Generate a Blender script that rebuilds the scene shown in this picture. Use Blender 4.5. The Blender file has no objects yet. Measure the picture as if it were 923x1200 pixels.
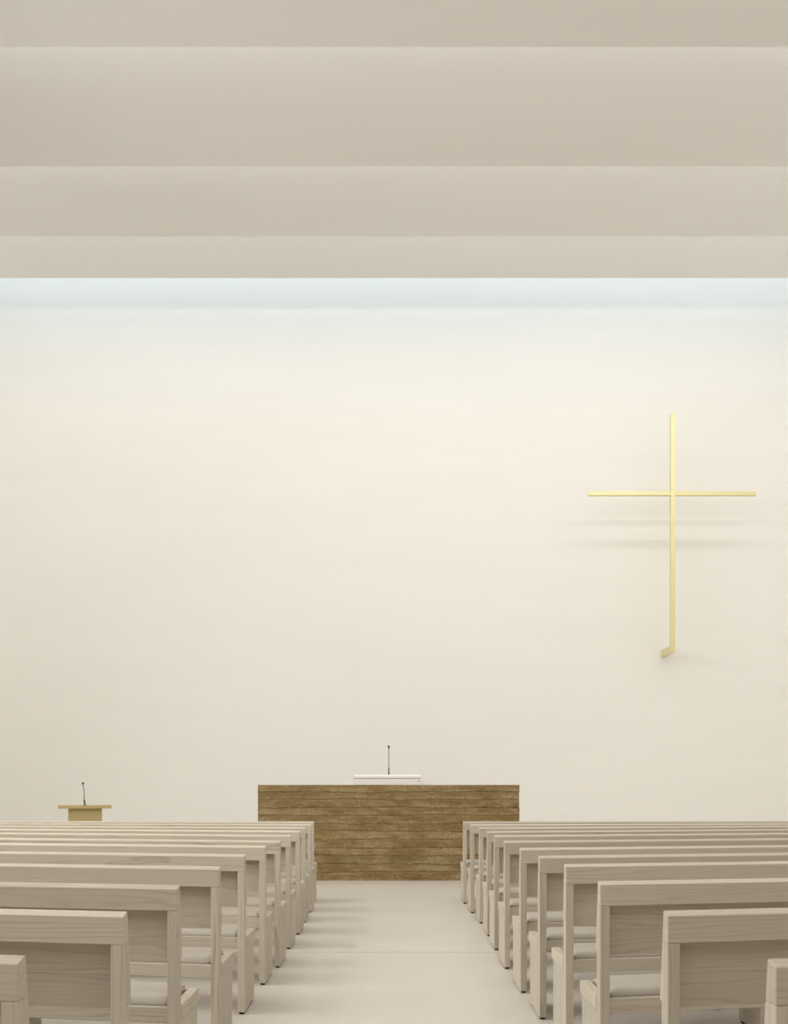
import bpy, bmesh, math, random
from mathutils import Vector

random.seed(7)
scene = bpy.context.scene
COL = scene.collection

# ------------------------------------------------------------------ camera
H = 1.15                      # eye height
F = 1400.0                    # focal length in pixels of the 923x1200 frame
CX, HY = 461.5, 922.0         # vanishing point of the aisle (pixels)
cam_d = bpy.data.cameras.new('camera')
cam = bpy.data.objects.new('camera', cam_d)
COL.objects.link(cam)
cam.location = (0, 0, H)
cam.rotation_euler = (math.radians(90), 0, 0)
cam_d.sensor_width = 36
cam_d.lens = F * 36 / 1200
cam_d.shift_y = (HY - 600) / 1200
cam_d.clip_start = 0.05
scene.camera = cam

def at(px, py, d):
    """pixel + depth -> world point"""
    return Vector(((px - CX) * d / F, d, H - (py - HY) * d / F))

# ------------------------------------------------------------------ colour management, world
vs = scene.view_settings
vs.view_transform = 'Standard'; vs.look = 'None'; vs.gamma = 1.0
vs.use_curve_mapping = False
vs.exposure = 0.73
scene.cycles.max_bounces = 12
scene.cycles.diffuse_bounces = 8
scene.cycles.use_denoising = True

world = bpy.data.worlds.new('world'); scene.world = world
world.use_nodes = True
bg = world.node_tree.nodes['Background']
bg.inputs[0].default_value = (0.75, 0.86, 1.0, 1)
bg.inputs[1].default_value = 0.3

# ------------------------------------------------------------------ room dimensions
HALF = 7.0                    # half width of the hall
Y_WALL = 18.2                 # altar wall
Y_BACK = -6.0
Z_TOP = 9.6
# ceiling shells: far edge depth and height; each one higher towards the altar
EDGES = [(-3.4, 5.5), (-0.9, 5.85), (1.8, 6.2), (4.5, 6.55), (7.2, 6.9),
         (9.85, 7.25), (12.42, 7.6), (14.76, 7.95), (16.9, 8.345)]

# ------------------------------------------------------------------ daylight through the openings
def area(name, loc, rot, sx, sy, power, color, spread=180):
    l = bpy.data.lights.new(name, 'AREA')
    l.shape = 'RECTANGLE'; l.size = sx; l.size_y = sy
    l.energy = power; l.color = color; l.spread = math.radians(spread)
    o = bpy.data.objects.new(name, l); COL.objects.link(o)
    o.location = loc; o.rotation_euler = rot
    return o

COOL = (0.70, 0.85, 1.0)
DAY = (1.0, 0.98, 0.945)
STRIP = [40, 40, 42, 46, 46, 47, 44, 44]      # rear to front
area('skylight_daylight', (0, 17.56, 9.30), (0, 0, 0), 13.8, 1.15, 44, COOL)
for (ye, ze), (yn, zn), pw in zip(EDGES[:-1], EDGES[1:], STRIP):
    # clerestory strip above the far edge of each shell, facing the altar wall
    area('clerestory_daylight', (0, ye + 0.06, (ze + 0.10 + zn) / 2), (math.radians(90 - 53), 0, 0),
         13.6, 0.20, pw, DAY, 172)
WIN_L = [(0.6, 4.4), (4.6, 8.4), (8.6, 12.4)]
for a, b in WIN_L:
    area('window_daylight', (-HALF + 0.05, (a + b) / 2, 4.75), (math.radians(90 - 30), 0, math.radians(-90)),
         b - a, 2.3, 94, DAY, 136)

# ------------------------------------------------------------------ node helpers
def mat(name):
    m = bpy.data.materials.new(name); m.use_nodes = True
    nt = m.node_tree
    b = nt.nodes['Principled BSDF']
    return m, nt, b

def N(nt, typ, **kw):
    n = nt.nodes.new(typ)
    for k, v in kw.items():
        if k in ('inp',):
            for kk, vv in v.items(): n.inputs[kk].default_value = vv
        else:
            setattr(n, k, v)
    return n

def mathn(nt, op, a=None, b=None):
    n = nt.nodes.new('ShaderNodeMath'); n.operation = op
    for i, v in enumerate((a, b)):
        if v is None: continue
        if isinstance(v, (int, float)): n.inputs[i].default_value = v
        else: nt.links.new(v, n.inputs[i])
    return n.outputs[0]

def ramp(nt, fac, stops, interp='LINEAR'):
    r = nt.nodes.new('ShaderNodeValToRGB'); r.color_ramp.interpolation = interp
    els = r.color_ramp.elements
    while len(els) < len(stops): els.new(0.5)
    for e, (p, c) in zip(els, stops):
        e.position = p; e.color = (*c, 1) if len(c) == 3 else c
    nt.links.new(fac, r.inputs[0])
    return r.outputs[0]

def mixc(nt, fac, a, b, mode='MIX'):
    n = nt.nodes.new('ShaderNodeMix'); n.data_type = 'RGBA'; n.blend_type = mode
    for sock, v in ((n.inputs[0], fac), (n.inputs[6], a), (n.inputs[7], b)):
        if isinstance(v, (int, float)): sock.default_value = v
        elif isinstance(v, tuple): sock.default_value = (*v, 1)
        else: nt.links.new(v, sock)
    return n.outputs[2]

# ------------------------------------------------------------------ materials
def wood_mat(name, axis, base=(0.545, 0.492, 0.412), dark=(0.345, 0.285, 0.205), scale=1.0):
    """pale whitewashed pine; growth rings around a slanted heart along one axis"""
    m, nt, b = mat(name); L = nt.links
    tc = N(nt, 'ShaderNodeAttribute', attribute_name='grain'); oi = N(nt, 'ShaderNodeObjectInfo')
    off = N(nt, 'ShaderNodeVectorMath', operation='SCALE', inp={0: (7.31, 3.77, 5.13)})
    L.new(oi.outputs['Random'], off.inputs['Scale'])
    add = N(nt, 'ShaderNodeVectorMath', operation='ADD')
    L.new(tc.outputs['Vector'], add.inputs[0]); L.new(off.outputs[0], add.inputs[1])
    mp = N(nt, 'ShaderNodeMapping')
    sc = {'x': (0.07, 1, 1), 'y': (1, 0.07, 1), 'z': (1, 1, 0.07)}[axis]
    mp.inputs['Scale'].default_value = sc
    L.new(add.outputs[0], mp.inputs['Vector'])
    ns = N(nt, 'ShaderNodeTexNoise', inp={'Scale': 5.0, 'Detail': 3.0, 'Roughness': 0.5})
    L.new(mp.outputs[0], ns.inputs['Vector'])
    sep = N(nt, 'ShaderNodeSeparateXYZ'); L.new(mp.outputs[0], sep.inputs[0])
    a1, a2 = {'x': (1, 2), 'y': (0, 2), 'z': (0, 1)}[axis]
    u = mathn(nt, 'PINGPONG', sep.outputs[a1], 0.17)
    v = mathn(nt, 'PINGPONG', sep.outputs[a2], 0.23)
    r2 = mathn(nt, 'ADD', mathn(nt, 'MULTIPLY', u, u), mathn(nt, 'MULTIPLY', v, v))
    r = mathn(nt, 'SQRT', r2)
    rr = mathn(nt, 'ADD', mathn(nt, 'MULTIPLY', r, 70.0 * scale), mathn(nt, 'MULTIPLY', ns.outputs[0], 8.0))
    n3 = N(nt, 'ShaderNodeTexNoise', inp={'Scale': 17.0, 'Detail': 2.0}); L.new(mp.outputs[0], n3.inputs['Vector'])
    rr = mathn(nt, 'ADD', rr, mathn(nt, 'MULTIPLY', n3.outputs[0], 5.0))
    fr = mathn(nt, 'FRACT', rr)
    rings = ramp(nt, fr, [(0.0, (0, 0, 0)), (0.62, (0.25,) * 3), (0.86, (1, 1, 1)), (1.0, (0.05,) * 3)])
    # fine fibre
    fm = N(nt, 'ShaderNodeMapping')
    fm.inputs['Scale'].default_value = {'x': (3, 260, 260), 'y': (260, 3, 260), 'z': (260, 260, 3)}[axis]
    L.new(add.outputs[0], fm.inputs['Vector'])
    fn = N(nt, 'ShaderNodeTexNoise', inp={'Scale': 1.0, 'Detail': 2.0})
    L.new(fm.outputs[0], fn.inputs['Vector'])
    big = N(nt, 'ShaderNodeTexNoise', inp={'Scale': 9.0, 'Detail': 2.0})
    L.new(mp.outputs[0], big.inputs['Vector'])
    amt = mathn(nt, 'MULTIPLY', rings, ramp(nt, big.outputs[0], [(0.32, (0.08,) * 3), (0.50, (0.38,) * 3), (0.70, (0.75,) * 3)]))
    c = mixc(nt, amt, base, dark)
    c = mixc(nt, mathn(nt, 'MULTIPLY', fn.outputs[0], 0.20), c, dark)
    # board to board tone
    hsv = N(nt, 'ShaderNodeHueSaturation')
    val = mathn(nt, 'ADD', mathn(nt, 'MULTIPLY', oi.outputs['Random'], 0.13), 0.94)
    L.new(val, hsv.inputs['Value']); L.new(c, hsv.inputs['Color'])
    L.new(hsv.outputs[0], b.inputs['Base Color'])
    b.inputs['Roughness'].default_value = 0.55
    b.inputs['Specular IOR Level'].default_value = 0.3
    bp = N(nt, 'ShaderNodeBump', inp={'Strength': 0.10, 'Distance': 0.002})
    L.new(amt, bp.inputs['Height']); L.new(bp.outputs[0], b.inputs['Normal'])
    return m

M = {}
M['wood_h'] = wood_mat('pine_lengthwise', 'x')
M['wood_v'] = wood_mat('pine_upright', 'z')
M['wood_y'] = wood_mat('pine_crosswise', 'y')

def plaster(name, col, var=0.02, streak=(0.25, 0.25, 1.6), rough=0.9, bump=0.03):
    m, nt, b = mat(name); L = nt.links
    tc = N(nt, 'ShaderNodeTexCoord')
    mp = N(nt, 'ShaderNodeMapping'); mp.inputs['Scale'].default_value = streak
    L.new(tc.outputs['Object'], mp.inputs['Vector'])
    ns = N(nt, 'ShaderNodeTexNoise', inp={'Scale': 1.3, 'Detail': 5.0, 'Roughness': 0.6})
    L.new(mp.outputs[0], ns.inputs['Vector'])
    d = tuple(max(0, c * (1 - 2.2 * var)) for c in col); l = tuple(min(1, c * (1 + var)) for c in col)
    L.new(mixc(nt, ns.outputs[0], d, l), b.inputs['Base Color'])
    b.inputs['Roughness'].default_value = rough
    b.inputs['Specular IOR Level'].default_value = 0.15
    fn = N(nt, 'ShaderNodeTexNoise', inp={'Scale': 60.0, 'Detail': 4.0})
    L.new(tc.outputs['Object'], fn.inputs['Vector'])
    bp = N(nt, 'ShaderNodeBump', inp={'Strength': bump, 'Distance': 0.004})
    L.new(fn.outputs[0], bp.inputs['Height']); L.new(bp.outputs[0], b.inputs['Normal'])
    return m

M['wall'] = plaster('white_wall_plaster', (0.87, 0.852, 0.81))
M['ceil'] = plaster('ceiling_plaster', (0.86, 0.848, 0.83), streak=(0.12, 0.9, 0.9))

def floor_mat():
    m, nt, b = mat('cream_floor_screed'); L = nt.links
    tc = N(nt, 'ShaderNodeTexCoord')
    n1 = N(nt, 'ShaderNodeTexNoise', inp={'Scale': 0.9, 'Detail': 6.0, 'Roughness': 0.65})
    n2 = N(nt, 'ShaderNodeTexNoise', inp={'Scale': 45.0, 'Detail': 3.0})
    L.new(tc.outputs['Object'], n1.inputs['Vector']); L.new(tc.outputs['Object'], n2.inputs['Vector'])
    c = mixc(nt, n1.outputs[0], (0.575, 0.54, 0.485), (0.645, 0.61, 0.555))
    c = mixc(nt, mathn(nt, 'MULTIPLY', n2.outputs[0], 0.25), c, (0.59, 0.55, 0.49))
    L.new(c, b.inputs['Base Color'])
    L.new(mathn(nt, 'ADD', mathn(nt, 'MULTIPLY', n1.outputs[0], 0.2), 0.26), b.inputs['Roughness'])
    b.inputs['Specular IOR Level'].default_value = 0.5
    return m
M['floor'] = floor_mat()

def flat(name, col, rough=0.6, metal=0.0, spec=0.4):
    m, nt, b = mat(name)
    ns = N(nt, 'ShaderNodeTexNoise', inp={'Scale': 30.0, 'Detail': 3.0})
    tc = N(nt, 'ShaderNodeTexCoord'); nt.links.new(tc.outputs['Object'], ns.inputs['Vector'])
    nt.links.new(mixc(nt, ns.outputs[0], tuple(c * 0.94 for c in col), tuple(min(1, c * 1.05) for c in col)), b.inputs['Base Color'])
    b.inputs['Roughness'].default_value = rough; b.inputs['Metallic'].default_value = metal
    b.inputs['Specular IOR Level'].default_value = spec
    return m
M['joint'] = flat('dark_floor_joint', (0.16, 0.13, 0.09), 0.9)
M['foot'] = flat('black_rubber', (0.015, 0.013, 0.012), 0.7)
M['black'] = flat('black_metal', (0.02, 0.018, 0.016), 0.45)
M['steel'] = flat('dark_gooseneck_steel', (0.10, 0.09, 0.08), 0.35, 0.6)
M['white'] = flat('white_lacquer', (0.84, 0.84, 0.84), 0.4)
M['linen'] = flat('white_linen', (0.92, 0.90, 0.86), 0.9, 0, 0.1)
M['frame'] = flat('pale_window_frame', (0.7, 0.68, 0.64), 0.5)

def brass_mat(name, col, rough, metal):
    m, nt, b = mat(name); L = nt.links
    tc = N(nt, 'ShaderNodeTexCoord')
    mp = N(nt, 'ShaderNodeMapping'); mp.inputs['Scale'].default_value = (120, 120, 1.2)
    L.new(tc.outputs['Object'], mp.inputs['Vector'])
    ns = N(nt, 'ShaderNodeTexNoise', inp={'Scale': 1.0, 'Detail': 3.0}); L.new(mp.outputs[0], ns.inputs['Vector'])
    L.new(mixc(nt, ns.outputs[0], tuple(c * 0.93 for c in col), tuple(min(1, c * 1.06) for c in col)), b.inputs['Base Color'])
    L.new(mathn(nt, 'ADD', mathn(nt, 'MULTIPLY', ns.outputs[0], 0.12), rough), b.inputs['Roughness'])
    b.inputs['Metallic'].default_value = metal
    return m
M['brass'] = brass_mat('brushed_brass', (0.74, 0.67, 0.38), 0.34, 0.7)
M['ambo'] = brass_mat('satin_brass_sheet', (0.50, 0.40, 0.195), 0.5, 0.2)

def fabric_mat():
    m, nt, b = mat('grey_wool_felt'); L = nt.links
    tc = N(nt, 'ShaderNodeTexCoord')
    n1 = N(nt, 'ShaderNodeTexNoise', inp={'Scale': 220.0, 'Detail': 4.0}); n2 = N(nt, 'ShaderNodeTexNoise', inp={'Scale': 9.0, 'Detail': 3.0})
    L.new(tc.outputs['Object'], n1.inputs['Vector']); L.new(tc.outputs['Object'], n2.inputs['Vector'])
    c = mixc(nt, n1.outputs[0], (0.38, 0.345, 0.295), (0.545, 0.50, 0.44))
    c = mixc(nt, mathn(nt, 'MULTIPLY', n2.outputs[0], 0.3), c, (0.42, 0.38, 0.33))
    L.new(c, b.inputs['Base Color']); b.inputs['Roughness'].default_value = 0.95
    b.inputs['Specular IOR Level'].default_value = 0.1
    bp = N(nt, 'ShaderNodeBump', inp={'Strength': 0.3, 'Distance': 0.002})
    L.new(n1.outputs[0], bp.inputs['Height']); L.new(bp.outputs[0], b.inputs['Normal'])
    return m
M['fabric'] = fabric_mat()

def earth_mat():
    m, nt, b = mat('rammed_earth'); L = nt.links
    tc = N(nt, 'ShaderNodeTexCoord'); oi = N(nt, 'ShaderNodeObjectInfo')
    off = N(nt, 'ShaderNodeVectorMath', operation='SCALE', inp={0: (9.1, 4.3, 2.7)})
    L.new(oi.outputs['Random'], off.inputs['Scale'])
    add = N(nt, 'ShaderNodeVectorMath', operation='ADD'); L.new(tc.outputs['Object'], add.inputs[0]); L.new(off.outputs[0], add.inputs[1])
    mp = N(nt, 'ShaderNodeMapping'); mp.inputs['Scale'].default_value = (0.8, 1, 2.4); L.new(add.outputs[0], mp.inputs['Vector'])
    cl = N(nt, 'ShaderNodeTexNoise', inp={'Scale': 4.0, 'Detail': 6.0, 'Roughness': 0.65}); L.new(mp.outputs[0], cl.inputs['Vector'])
    gr = N(nt, 'ShaderNodeTexVoronoi', inp={'Scale': 85.0}); L.new(add.outputs[0], gr.inputs['Vector'])
    fn = N(nt, 'ShaderNodeTexNoise', inp={'Scale': 110.0, 'Detail': 3.0}); L.new(add.outputs[0], fn.inputs['Vector'])
    c = ramp(nt, cl.outputs[0], [(0.30, (0.19, 0.125, 0.050)), (0.52, (0.27, 0.185, 0.085)), (0.72, (0.36, 0.265, 0.14))])
    # gravel grains gather in patches
    gz = N(nt, 'ShaderNodeSeparateXYZ'); L.new(tc.outputs['Generated'], gz.inputs[0])
    coarse = mathn(nt, 'ADD', cl.outputs[0], mathn(nt, 'MULTIPLY', mathn(nt, 'SUBTRACT', 0.45, gz.outputs[2]), 0.30))
    pt = ramp(nt, coarse, [(0.42, (0, 0, 0)), (0.62, (1, 1, 1))])
    c = mixc(nt, mathn(nt, 'MULTIPLY', pt, 0.35), c, (0.36, 0.27, 0.15))
    gsep = N(nt, 'ShaderNodeSeparateColor'); L.new(gr.outputs['Color'], gsep.inputs[0])
    pick = mathn(nt, 'GREATER_THAN', gsep.outputs[0], 0.68)
    gfac = mathn(nt, 'MULTIPLY', mathn(nt, 'MULTIPLY', pick, pt), 0.65)
    c = mixc(nt, gfac, c, (0.47, 0.385, 0.245))
    pickd = mathn(nt, 'MULTIPLY', mathn(nt, 'LESS_THAN', gsep.outputs[0], 0.14), 0.5)
    c = mixc(nt, pickd, c, (0.12, 0.08, 0.035))
    c = mixc(nt, mathn(nt, 'MULTIPLY', fn.outputs[0], 0.3), c, (0.20, 0.14, 0.065))
    hsv = N(nt, 'ShaderNodeHueSaturation')
    L.new(mathn(nt, 'ADD', mathn(nt, 'MULTIPLY', oi.outputs['Random'], 0.16), 0.92), hsv.inputs['Value'])
    L.new(c, hsv.inputs['Color']); L.new(hsv.outputs[0], b.inputs['Base Color'])
    b.inputs['Roughness'].default_value = 0.95; b.inputs['Specular IOR Level'].default_value = 0.1
    h = mathn(nt, 'ADD', mathn(nt, 'MULTIPLY', gr.outputs['Distance'], -0.6), mathn(nt, 'MULTIPLY', cl.outputs[0], 2.0))
    bp = N(nt, 'ShaderNodeBump', inp={'Strength': 0.6, 'Distance': 0.012})
    L.new(h, bp.inputs['Height']); L.new(bp.outputs[0], b.inputs['Normal'])
    return m
M['earth'] = earth_mat()

def pane_mat():
    m, nt, b = mat('frosted_glass')
    b.inputs['Base Color'].default_value = (0.85, 0.9, 0.92, 1)
    b.inputs['Roughness'].default_value = 0.4
    b.inputs['Transmission Weight'].default_value = 0.5
    ns = N(nt, 'ShaderNodeTexNoise', inp={'Scale': 80.0})
    bp = N(nt, 'ShaderNodeBump', inp={'Strength': 0.1}); nt.links.new(ns.outputs[0], bp.inputs['Height'])
    nt.links.new(bp.outputs[0], b.inputs['Normal'])
    return m
M['pane'] = pane_mat()

# ------------------------------------------------------------------ mesh helpers
def mesh_from_bm(name, bm, m, smooth=False):
    bmesh.ops.recalc_face_normals(bm, faces=bm.faces)
    me = bpy.data.meshes.new(name); bm.to_mesh(me); bm.free()
    me.materials.append(m)
    if smooth:
        for p in me.polygons: p.use_smooth = True
    return me

def link(name, me, parent=None, loc=None):
    o = bpy.data.objects.new(name, me); COL.objects.link(o)
    if parent: o.parent = parent
    if loc is not None: o.location = loc
    return o

def bm_box(x0, x1, y0, y1, z0, z1, bevel=0.0, seg=1):
    bm = bmesh.new()
    vs_ = [bm.verts.new((x, y, z)) for z in (z0, z1) for y in (y0, y1) for x in (x0, x1)]
    for f in ((0, 2, 3, 1), (4, 5, 7, 6), (0, 1, 5, 4), (2, 6, 7, 3), (0, 4, 6, 2), (1, 3, 7, 5)):
        bm.faces.new([vs_[i] for i in f])
    if bevel: bmesh.ops.bevel(bm, geom=list(bm.edges), offset=bevel, segments=seg, affect='EDGES', profile=0.5)
    return bm

def box(name, m, x0, x1, y0, y1, z0, z1, parent=None, bevel=0.0, seg=1, loc=None):
    return link(name, mesh_from_bm(name, bm_box(x0, x1, y0, y1, z0, z1, bevel, seg), m), parent, loc)

def tube_bm(pts, radii, n=12):
    """tapered tube through a list of points"""
    bm = bmesh.new(); rings = []
    for i, p in enumerate(pts):
        p = Vector(p)
        t = (Vector(pts[min(i + 1, len(pts) - 1)]) - Vector(pts[max(i - 1, 0)])).normalized()
        a = t.orthogonal().normalized() if i == 0 else (a - t * a.dot(t)).normalized()
        b_ = t.cross(a)
        rings.append([bm.verts.new(p + (a * math.cos(2 * math.pi * k / n) + b_ * math.sin(2 * math.pi * k / n)) * radii[i]) for k in range(n)])
    for r0, r1 in zip(rings, rings[1:]):
        for k in range(n):
            bm.faces.new((r0[k], r0[(k + 1) % n], r1[(k + 1) % n], r1[k]))
    bm.faces.new(rings[0][::-1]); bm.faces.new(rings[-1])
    return bm

def structure(o, label=None):
    o['kind'] = 'structure'
    if label: o['label'] = label
    return o

def thing(name, label, cat, loc, group=None):
    o = bpy.data.objects.new(name, None); COL.objects.link(o)
    o.empty_display_size = 0.2
    o.location = loc; o['label'] = label; o['category'] = cat
    if group: o['group'] = group
    return o

# ------------------------------------------------------------------ the room
fl = structure(box('floor', M['joint'], -HALF, HALF, Y_BACK, Y_WALL, -0.20, -0.012), 'pale cream screed floor with thin joints')
JX = 5.6
ys = [Y_BACK, 2.0, 8.30, 14.62, Y_WALL]
for j, (a, b) in enumerate(zip(ys, ys[1:])):
    xs = [-HALF, HALF]
    for x0, x1 in zip(xs, xs[1:]):
        box('floor_slab', M['floor'], x0, x1, a + (0.011 if j else 0), b - (0.011 if j < 3 else 0), -0.012, 0.0, fl, 0.0008)

structure(box('wall_altar', M['wall'], -HALF - 0.3, HALF + 0.3, Y_WALL, Y_WALL + 0.3, -0.2, Z_TOP), 'tall white plastered altar wall')
structure(box('wall_back', M['wall'], -HALF - 0.3, HALF + 0.3, Y_BACK - 0.3, Y_BACK, -0.2, Z_TOP), 'plain plastered wall behind the camera')
structure(box('wall_right', M['wall'], HALF, HALF + 0.3, Y_BACK, Y_WALL, -0.2, Z_TOP), 'plain plastered right wall')
# left wall with three tall windows
bm = bmesh.new()
def add_box(bm, *a):
    t = bm_box(*a); me = bpy.data.meshes.new('t'); t.to_mesh(me); t.free(); bm.from_mesh(me); bpy.data.meshes.remove(me)
wz0, wz1 = 3.5, 6.0
prev = Y_BACK
for a, b in WIN_L:
    add_box(bm, -HALF - 0.3, -HALF, prev, a, -0.2, Z_TOP)
    add_box(bm, -HALF - 0.3, -HALF, a, b, -0.2, wz0)
    add_box(bm, -HALF - 0.3, -HALF, a, b, wz1, Z_TOP)
    prev = b
add_box(bm, -HALF - 0.3, -HALF, prev, Y_WALL, -0.2, Z_TOP)
structure(link('wall_left', mesh_from_bm('wall_left', bm, M['wall'])), 'plastered left wall with tall windows')
for i, (a, b) in enumerate(WIN_L):
    w = structure(box('window_%d' % (i + 1), M['frame'], -HALF - 0.22, -HALF - 0.14, a, a + 0.06, wz0, wz1), 'tall frosted side window')
    box('window_frame', M['frame'], -HALF - 0.22, -HALF - 0.14, b - 0.06, b, wz0, wz1, w)
    box('window_frame', M['frame'], -HALF - 0.22, -HALF - 0.14, a + 0.06, b - 0.06, wz0, wz0 + 0.06, w)
    box('window_frame', M['frame'], -HALF - 0.22, -HALF - 0.14, a + 0.06, b - 0.06, wz1 - 0.06, wz1, w)
    box('pane', M['pane'], -HALF - 0.19, -HALF - 0.17, a + 0.06, b - 0.06, wz0 + 0.06, wz1 - 0.06, w)

# stepped ceiling shells with a clerestory strip over every far edge
ce = bpy.data.objects.new('ceiling', None); COL.objects.link(ce); ce.location = (0, 0, 0)
structure(ce, 'stepped plaster ceiling rising towards the altar')
def shell(y0, y1, z, parent):
    bm = bmesh.new(); n = 24; th = 0.10
    low, top = [], []
    for i in range(n + 1):
        t = i / n
        zz = z + 0.015 * math.sin(math.pi * min(1, t * 1.0)) + (0.03 * (1 - t))
        y = y0 + (y1 - y0) * t
        low.append((bm.verts.new((-HALF, y, zz)), bm.verts.new((HALF, y, zz))))
        top.append((bm.verts.new((-HALF, y, zz + th)), bm.verts.new((HALF, y, zz + th))))
    for i in range(n):
        bm.faces.new((low[i][0], low[i][1], low[i + 1][1], low[i + 1][0]))
        bm.faces.new((top[i][0], top[i + 1][0], top[i + 1][1], top[i][1]))
        bm.faces.new((low[i][0], low[i + 1][0], top[i + 1][0], top[i][0]))
        bm.faces.new((low[i][1], top[i][1], top[i + 1][1], low[i + 1][1]))
    bm.faces.new((low[0][0], top[0][0], top[0][1], low[0][1]))
    bm.faces.new((low[n][0], low[n][1], top[n][1], top[n][0]))
    me = mesh_from_bm('ceiling_panel', bm, M['ceil'])
    return link('ceiling_panel', me, parent)
prev = Y_BACK
for i, (ye, ze) in enumerate(EDGES):
    shell(prev - (0.0 if i == 0 else 0.12), ye, ze, ce)
    if i < len(EDGES) - 1:
        zn = EDGES[i + 1][1]
        box('clerestory_pane', M['pane'], -HALF, HALF, ye - 0.08, ye - 0.05, ze + 0.10, zn + 0.03, ce)
    prev = ye
# skylight shaft in front of the altar wall
box('skylight_reveal', M['ceil'], -HALF, HALF, EDGES[-1][0] - 0.12, EDGES[-1][0], EDGES[-1][1] + 0.10, Z_TOP - 0.1, ce)
box('skylight_pane', M['pane'], -HALF, HALF, EDGES[-1][0] - 0.12, Y_WALL, Z_TOP - 0.1, Z_TOP - 0.05, ce)

# ------------------------------------------------------------------ pews
PEW_L = 4.0; TP = 0.036
Z_SEAT = 0.385
def prism(prof, s0, s1, side, k, bevel=0.0025, seg=1):
    """profile in (y,z) run along the pew from s0 to s1; the pew slants by k towards the altar, ends cut parallel to the aisle"""
    bm = bmesh.new()
    A = [bm.verts.new((side * s0, y + k * s0, z)) for y, z in prof]
    B = [bm.verts.new((side * s1, y + k * s1, z)) for y, z in prof]
    n = len(prof)
    for i in range(n):
        bm.faces.new((A[i], A[(i + 1) % n], B[(i + 1) % n], B[i]))
    bm.faces.new(A[::-1]); bm.faces.new(B)
    bmesh.ops.recalc_face_normals(bm, faces=bm.faces)
    if bevel: bmesh.ops.bevel(bm, geom=list(bm.edges), offset=bevel, segments=seg, affect='EDGES', profile=0.5)
    return bm

def rect(y0, y1, z0, z1): return [(y0, z0), (y0, z1), (y1, z1), (y1, z0)]

def cushion_bm(side, k):
    bm = bmesh.new()
    s0, s1, y0, y1, z0, z1 = 0.046, PEW_L - 0.046, 0.062, 0.412, 0.3755, 0.410
    ns, nyy = 48, 10
    def P(i, j):
        u, v = i / ns, j / nyy
        u = 0.004 * i if i < 3 else (1 - 0.004 * (ns - i) if i > ns - 3 else u)
        s = s0 + (s1 - s0) * u; y = y0 + (y1 - y0) * v
        eu = min(u, 1 - u) * (s1 - s0); ev = min(v, 1 - v) * (y1 - y0)
        e = min(1, min(eu / 0.02, ev / 0.03))
        z = z1 - 0.014 * (1 - math.sqrt(max(0, 1 - (1 - e) ** 2))) + 0.003 * math.sin(s * 9.0) * e - 0.003 * math.sin(v * math.pi)
        return (side * s, y + k * s, z)
    g = [[bm.verts.new(P(i, j)) for j in range(nyy + 1)] for i in range(ns + 1)]
    for i in range(ns):
        for j in range(nyy):
            bm.faces.new((g[i][j], g[i + 1][j], g[i + 1][j + 1], g[i][j + 1]))
    rim = [g[i][0] for i in range(ns + 1)] + [g[ns][j] for j in range(1, nyy + 1)] + \
          [g[i][nyy] for i in range(ns - 1, -1, -1)] + [g[0][j] for j in range(nyy - 1, 0, -1)]
    low = [bm.verts.new((v.co.x, v.co.y, z0)) for v in rim]
    for i in range(len(rim)):
        bm.faces.new((rim[i], low[i], low[(i + 1) % len(rim)], rim[(i + 1) % len(rim)]))
    bm.faces.new(low)
    return bm

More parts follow.
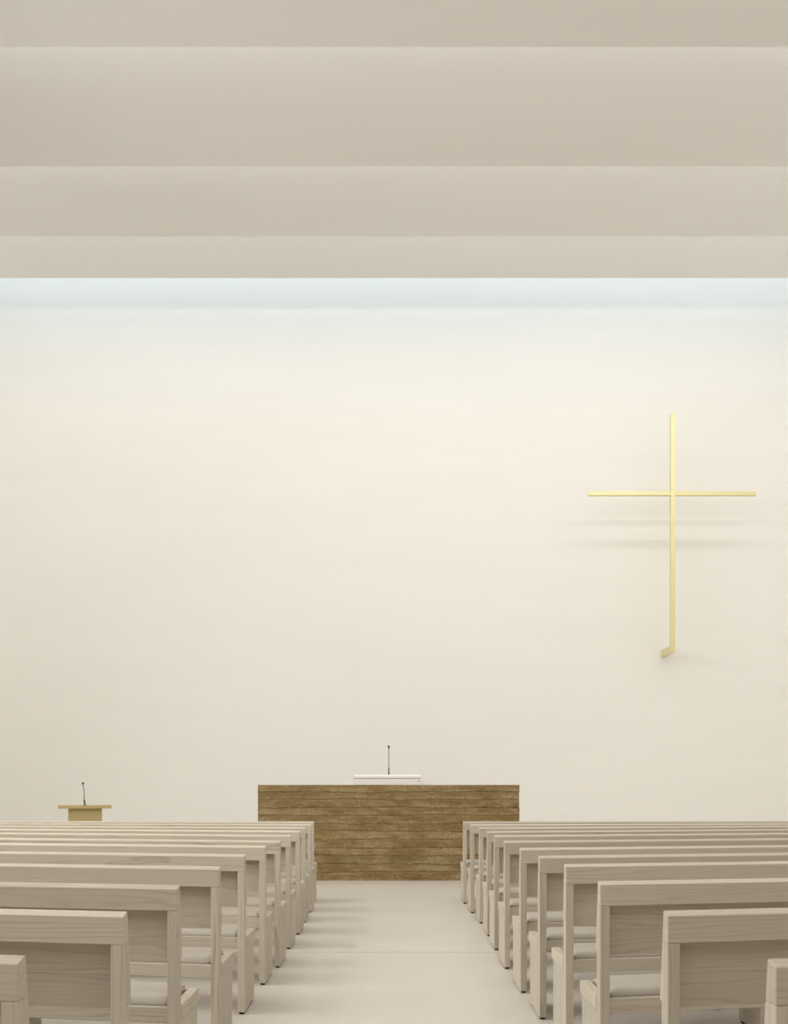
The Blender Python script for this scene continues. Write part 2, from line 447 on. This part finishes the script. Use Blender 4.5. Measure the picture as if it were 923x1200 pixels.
ZR = 0.722; ZB = 0.551
def front_y(z): return 0.052 + (0.808 - z) / (0.808 - 0.551) * 0.045
def rear_y(z): return 0.0395 + (0.803 - z) / (0.803 - 0.535) * 0.0355
SUPPORTS = (0.95, 1.97, 3.0)
_cache = {}
def pew_parts(side, k):
    """list of (name, mesh, parent index or None)"""
    key = (side, round(k, 4))
    if key in _cache: return _cache[key]
    out = []
    def add(name, bm, m, par=None, smooth=False):
        me = mesh_from_bm(name, bm, M[m], smooth)
        at_ = me.attributes.new('grain', 'FLOAT_VECTOR', 'POINT')
        at_.data.foreach_set('vector', [c for v in me.vertices for c in (v.co.x, v.co.y - k * side * v.co.x, v.co.z)])
        out.append((name, me, par)); return len(out) - 1
    add('top_rail', prism([(0, ZR), (0, 0.798), (0.052, 0.808), (front_y(ZR), ZR)], 0, PEW_L, side, k, 0.002), 'wood_h')
    zs = (0.535, 0.631, ZR - 0.0002)
    for i in range(2):
        a, b = zs[i] + (0.0002 if i else 0), zs[i + 1] - 0.0002
        add('backrest_board', prism([(rear_y(a), a), (rear_y(b), b), (front_y(b), b), (front_y(a), a)], TP, PEW_L - TP, side, k, 0.0007), 'wood_h')
    for s0 in (0.0, PEW_L - TP):
        s1 = s0 + TP
        p = add('post', prism([(0, 0.012), (0, ZR - 0.0004), (0.0388, ZR - 0.0004), (0.0388, ZB), (0.076, ZB), (0.076, 0.012)], s0, s1, side, k, 0.002), 'wood_v')
        add('foot', prism(rect(0.018, 0.048, 0, 0.012), s0 + 0.006, s1 - 0.006, side, k, 0), 'foot', p)
        add('back_cheek', prism([(0.0392, ZB), (0.0392, ZR - 0.0004), (front_y(ZR), ZR - 0.0004), (0.097, ZB)], s0, s1, side, k, 0.0015), 'wood_v')
        e = add('end_panel', prism(rect(0.0765, 0.418, 0.012, 0.3325), s0, s1, side, k, 0.002), 'wood_v')
        add('foot', prism(rect(0.365, 0.395, 0, 0.012), s0 + 0.006, s1 - 0.006, side, k, 0), 'foot', e)
        add('end_cap', prism([(0.0765, 0.333), (0.0765, Z_SEAT), (0.452, Z_SEAT), (0.452, 0.345), (0.440, 0.333)], s0 - (0.003 if s0 == 0 else 0), s1, side, k, 0.0025), 'wood_y')
    add('seat_rail', prism(rect(0.022, 0.047, 0.329, Z_SEAT), TP, PEW_L - TP, side, k, 0.002), 'wood_h')
    add('seat_rail', prism(rect(0.418, 0.443, 0.325, 0.383), TP, PEW_L - TP, side, k, 0.004), 'wood_h')
    add('seat_board', prism(rect(0.0475, 0.4175, 0.352, 0.3755), TP, PEW_L - TP, side, k, 0.001), 'wood_h')
    add('seat_cushion', cushion_bm(side, k), 'fabric', None, True)
    for s in SUPPORTS:
        q = add('support_panel', prism(rect(0.060, 0.405, 0.012, 0.3515), s - 0.018, s + 0.018, side, k, 0.002), 'wood_v')
        for yy in (0.075, 0.36):
            add('foot', prism(rect(yy, yy + 0.03, 0, 0.012), s - 0.012, s + 0.012, side, k, 0), 'foot', q)
    _cache[key] = out
    return out

# aisle end of each top rail as seen in the photograph, from the rear row to the front row
LEFT = [(30.3, 1118.9), (149.4, 1067.7), (210.8, 1036.7), (258.5, 1014.3), (287.8, 1000.0), (311.7, 990.0),
        (328.8, 983.2), (341.1, 976.8), (351.9, 972.4), (358.3, 968.8), (364.9, 965.5), (367.8, 962.6)]
RIGHT = [(899.0, 1123.7), (777.1, 1066.2), (700.2, 1031.0), (660.8, 1011.0), (630.6, 1002.2), (608.6, 993.4),
         (590.1, 984.3), (578.4, 977.8), (570.1, 974.0), (561.0, 969.4), (550.8, 966.0), (542.2, 962.5)]
SLANT = [0.21] * 8 + [0.185, 0.15, 0.10, 0.05]
ORD = ['rearmost row, nearest the camera', 'second row from the rear', 'third row from the rear', 'fourth row from the rear',
       'fifth row from the rear', 'sixth row from the rear', 'sixth row from the altar', 'fifth row from the altar',
       'fourth row from the altar', 'third row from the altar', 'second row from the altar', 'front row nearest the altar']
for side, rows in ((-1, LEFT), (1, RIGHT)):
    for i, (px, py) in enumerate(rows):
        d_meas = (H - 0.808) * F / (py - HY)
        d_fit = 2.40 + 0.8527 * i
        w = 0.8 if i < 6 else 0.35
        d = w * d_meas + (1 - w) * d_fit
        x = (px - CX) * d / F
        nm = 'left' if side < 0 else 'right'
        p = thing('church_pew', 'pale pine pew on the %s of the aisle, %s' % (nm, ORD[i]), 'pew', (x, d - 0.052, 0), 'pews %s of the aisle' % nm)
        objs = []
        for name, me, par in pew_parts(side, SLANT[i]):
            objs.append(link(name, me, objs[par] if par is not None else p))

# ------------------------------------------------------------------ rammed earth altar
D_ALT = 14.64
ax0, ax1 = at(302, 0, D_ALT).x, at(608.8, 0, D_ALT).x
az = H + 2.2 * D_ALT / F
acx = (ax0 + ax1) / 2; aw = ax1 - ax0; AD = 1.05
altar = thing('altar_block', 'wide brown altar block of layered rammed earth at the end of the aisle', 'altar', (acx, D_ALT + AD / 2, 0))
NL = 12
hs = [1 + random.uniform(-0.16, 0.16) for _ in range(NL)]
tot = sum(hs); z = 0.0
rnd = random.Random(3)
def joint(i, x, f):
    """uneven height of the joint between two layers; zero at the corners, floor and top"""
    if i in (0, NL): return 0.0
    e = min(1.0, (aw / 2 - abs(x)) / 0.25)
    return e * (0.006 * math.sin(x * 2.3 + i * 1.7 + f) + 0.005 * math.sin(x * 5.9 + i * 2.9) + 0.003 * math.sin(x * 13.0 + i * 4.1))
for li in range(NL):
    h = hs[li] / tot * az
    bm = bmesh.new()
    nx, ny, nz = 90, 16, 6
    inset = rnd.uniform(0.0, 0.006)
    ph = [rnd.uniform(0, 6.28) for _ in range(6)]
    def wob(u):
        return 0.35 * math.sin(u * 7.1 + ph[0]) + 0.3 * math.sin(u * 17.3 + ph[1]) + 0.2 * math.sin(u * 39.0 + ph[2]) + rnd.uniform(-0.3, 0.3)
    loop = []
    X, Y = aw / 2, AD / 2
    for i in range(nx): loop.append((-X + 2 * X * i / nx, -Y, 0, -1))
    for i in range(ny): loop.append((X, -Y + 2 * Y * i / ny, 1, 0))
    for i in range(nx): loop.append((X - 2 * X * i / nx, Y, 0, 1))
    for i in range(ny): loop.append((-X, Y - 2 * Y * i / ny, -1, 0))
    rings = []
    for j in range(nz + 1):
        t = j / nz
        edge = 0.011 if j in (0, nz) else 0.0
        if j == 0 and li == 0: edge = 0
        r = []
        for (x, y, nx_, ny_) in loop:
            u = x + y * 1.7
            off = -(inset + (edge if ny_ else 0.0) + 0.0035 * (1 + wob(u + j * 0.4)) * 0.5)
            zz = z + h * t
            if ny_ == -1 or ny_ == 1: zz += (1 - t) * joint(li, x, ny_) + t * joint(li + 1, x, ny_)
            r.append(bm.verts.new((x + nx_ * off, y + ny_ * off, zz)))
        rings.append(r)
    n = len(loop)
    for r0, r1 in zip(rings, rings[1:]):
        for k in range(n): bm.faces.new((r0[k], r0[(k + 1) % n], r1[(k + 1) % n], r1[k]))
    bm.faces.new(rings[0][::-1]); bm.faces.new(rings[-1])
    link('earth_layer', mesh_from_bm('earth_layer', bm, M['earth']), altar)
    z += h

# white box with folded linen on the altar
D_BOX = 14.98
b0, b1 = at(414, 0, D_BOX).x, at(497, 0, D_BOX).x
bx = (b0 + b1) / 2; bw = (b1 - b0) / 2
zb1 = at(0, 912.3, D_BOX).z - az; zb2 = at(0, 907.8, D_BOX).z - az
wb = thing('altar_box', 'low white box with a padded lid lying on the brown altar', 'box', (bx, D_BOX + 0.16, az))
box('body', M['white'], -bw, bw, -0.16, 0.16, 0, zb1 - 0.004, wb, 0.003)
lid = box('lid', M['linen'], -bw + 0.004, bw - 0.03, -0.155, 0.155, zb1 - 0.003, zb2, wb, 0.014, 3)
box('lid_seam', M['joint'], -bw + 0.002, bw - 0.002, -0.158, 0.158, zb1 - 0.004, zb1 - 0.003, wb)
box('clasp', M['steel'], bw - 0.075, bw - 0.050, -0.163, -0.159, zb1 - 0.034, zb1 - 0.026, wb, 0.001)

# ------------------------------------------------------------------ microphones
def microphone(label, base, tip, rb, group):
    base = Vector(base); tip = Vector(tip)
    m_ = thing('microphone', label, 'microphone', base, group)
    v = tip - base; L = v.length; ax = v.normalized()
    link('base_disc', mesh_from_bm('base_disc', tube_bm([(0, 0, 0), (0, 0, 0.008)], [rb * 2.0, rb * 1.8], 24), M['black']), m_)
    p1 = ax * L * 0.24 + Vector((0, 0, 0.004))
    link('handle', mesh_from_bm('handle', tube_bm([(0, 0, 0.008), p1 * 0.9, p1], [rb, rb * 0.95, rb * 0.5], 16), M['black'], True), m_)
    pts = [p1 + (v * 0.90 - p1) * t + Vector((0, 0.02 * math.sin(t * math.pi), 0)) for t in [i / 10 for i in range(11)]]
    link('gooseneck', mesh_from_bm('gooseneck', tube_bm(pts, [0.0042] * 11, 10), M['steel'], True), m_)
    e = pts[-1]
    hd = link('head', mesh_from_bm('head', tube_bm([e, e + ax * L * 0.02, e + ax * L * 0.07, v - ax * 0.003, v], [0.006, 0.011, 0.012, 0.009, 0.003], 16), M['black'], True), m_)
    link('foam_ring', mesh_from_bm('foam_ring', tube_bm([e + ax * L * 0.02, e + ax * L * 0.035], [0.0122, 0.0122], 16), M['steel'], True), hd)
    return m_
zbox = az + zb2
bm_base = at(455.5, 908, D_BOX + 0.16); bm_tip = at(455.3, 873.5, D_BOX + 0.16)
microphone('slender gooseneck microphone standing upright on the white altar box', (bm_base.x, D_BOX + 0.16, zbox), bm_tip, 0.0075, 'gooseneck microphones')

# ------------------------------------------------------------------ ambo
D_AM = 13.7
a0, a1 = at(69, 0, D_AM).x, at(130, 0, D_AM).x
c0, c1 = at(80.5, 0, D_AM).x, at(119, 0, D_AM).x
zt = at(0, 943.8, D_AM).z; zp = at(0, 947.6, D_AM).z
amx = (a0 + a1) / 2
amb = thing('ambo', 'tan lectern with a flat overhanging top beyond the left pews', 'lectern', (amx * (D_AM + 0.2) / D_AM, D_AM + 0.2, 0))
amb.rotation_euler.z = math.atan2(-amx, D_AM)
box('column', M['ambo'], c0 - amx, c1 - amx, -0.14, 0.16, 0.0, zp, amb, 0.002)
box('reading_top', M['ambo'], a0 - amx, a1 - amx, -0.20, 0.24, zp, zt, amb, 0.003)
box('base_plate', M['ambo'], c0 - amx - 0.04, c1 - amx + 0.04, -0.18, 0.20, 0.0, 0.015, amb, 0.002)
mb = at(99.2, 944, D_AM + 0.15); mt = at(97.0, 916.8, D_AM + 0.15)
microphone('short tilted gooseneck microphone on the tan lectern', (mb.x, D_AM + 0.15, zt), mt, 0.0085, 'gooseneck microphones')

# ------------------------------------------------------------------ brass cross standing off the wall
D_C = 17.54
vc = at(788.4, 578, D_C)
ztop = at(0, 484, D_C).z; zbot = at(0, 764.5, D_C).z
h0, h1 = at(689.5, 0, D_C).x, at(886, 0, D_C).x
cr = thing('wall_cross', 'slim brass cross held off the white altar wall by a bracket', 'cross', (vc.x, D_C, zbot))
wv = 0.036
box('upright', M['brass'], -wv + 0.003, wv - 0.003, 0.0, 0.075, 0.0, ztop - zbot, cr, 0.003, 2)
hz = vc.z - zbot
box('crossbar', M['brass'], h0 - vc.x, -wv + 0.002, 0.004, 0.070, hz - 0.030, hz + 0.030, cr, 0.003, 2)
box('crossbar', M['brass'], wv - 0.002, h1 - vc.x, 0.004, 0.070, hz - 0.030, hz + 0.030, cr, 0.003, 2)
box('bracket', M['brass'], -wv + 0.003, wv - 0.003, 0.075, Y_WALL - D_C, 0.0, 0.105, cr, 0.003, 2)
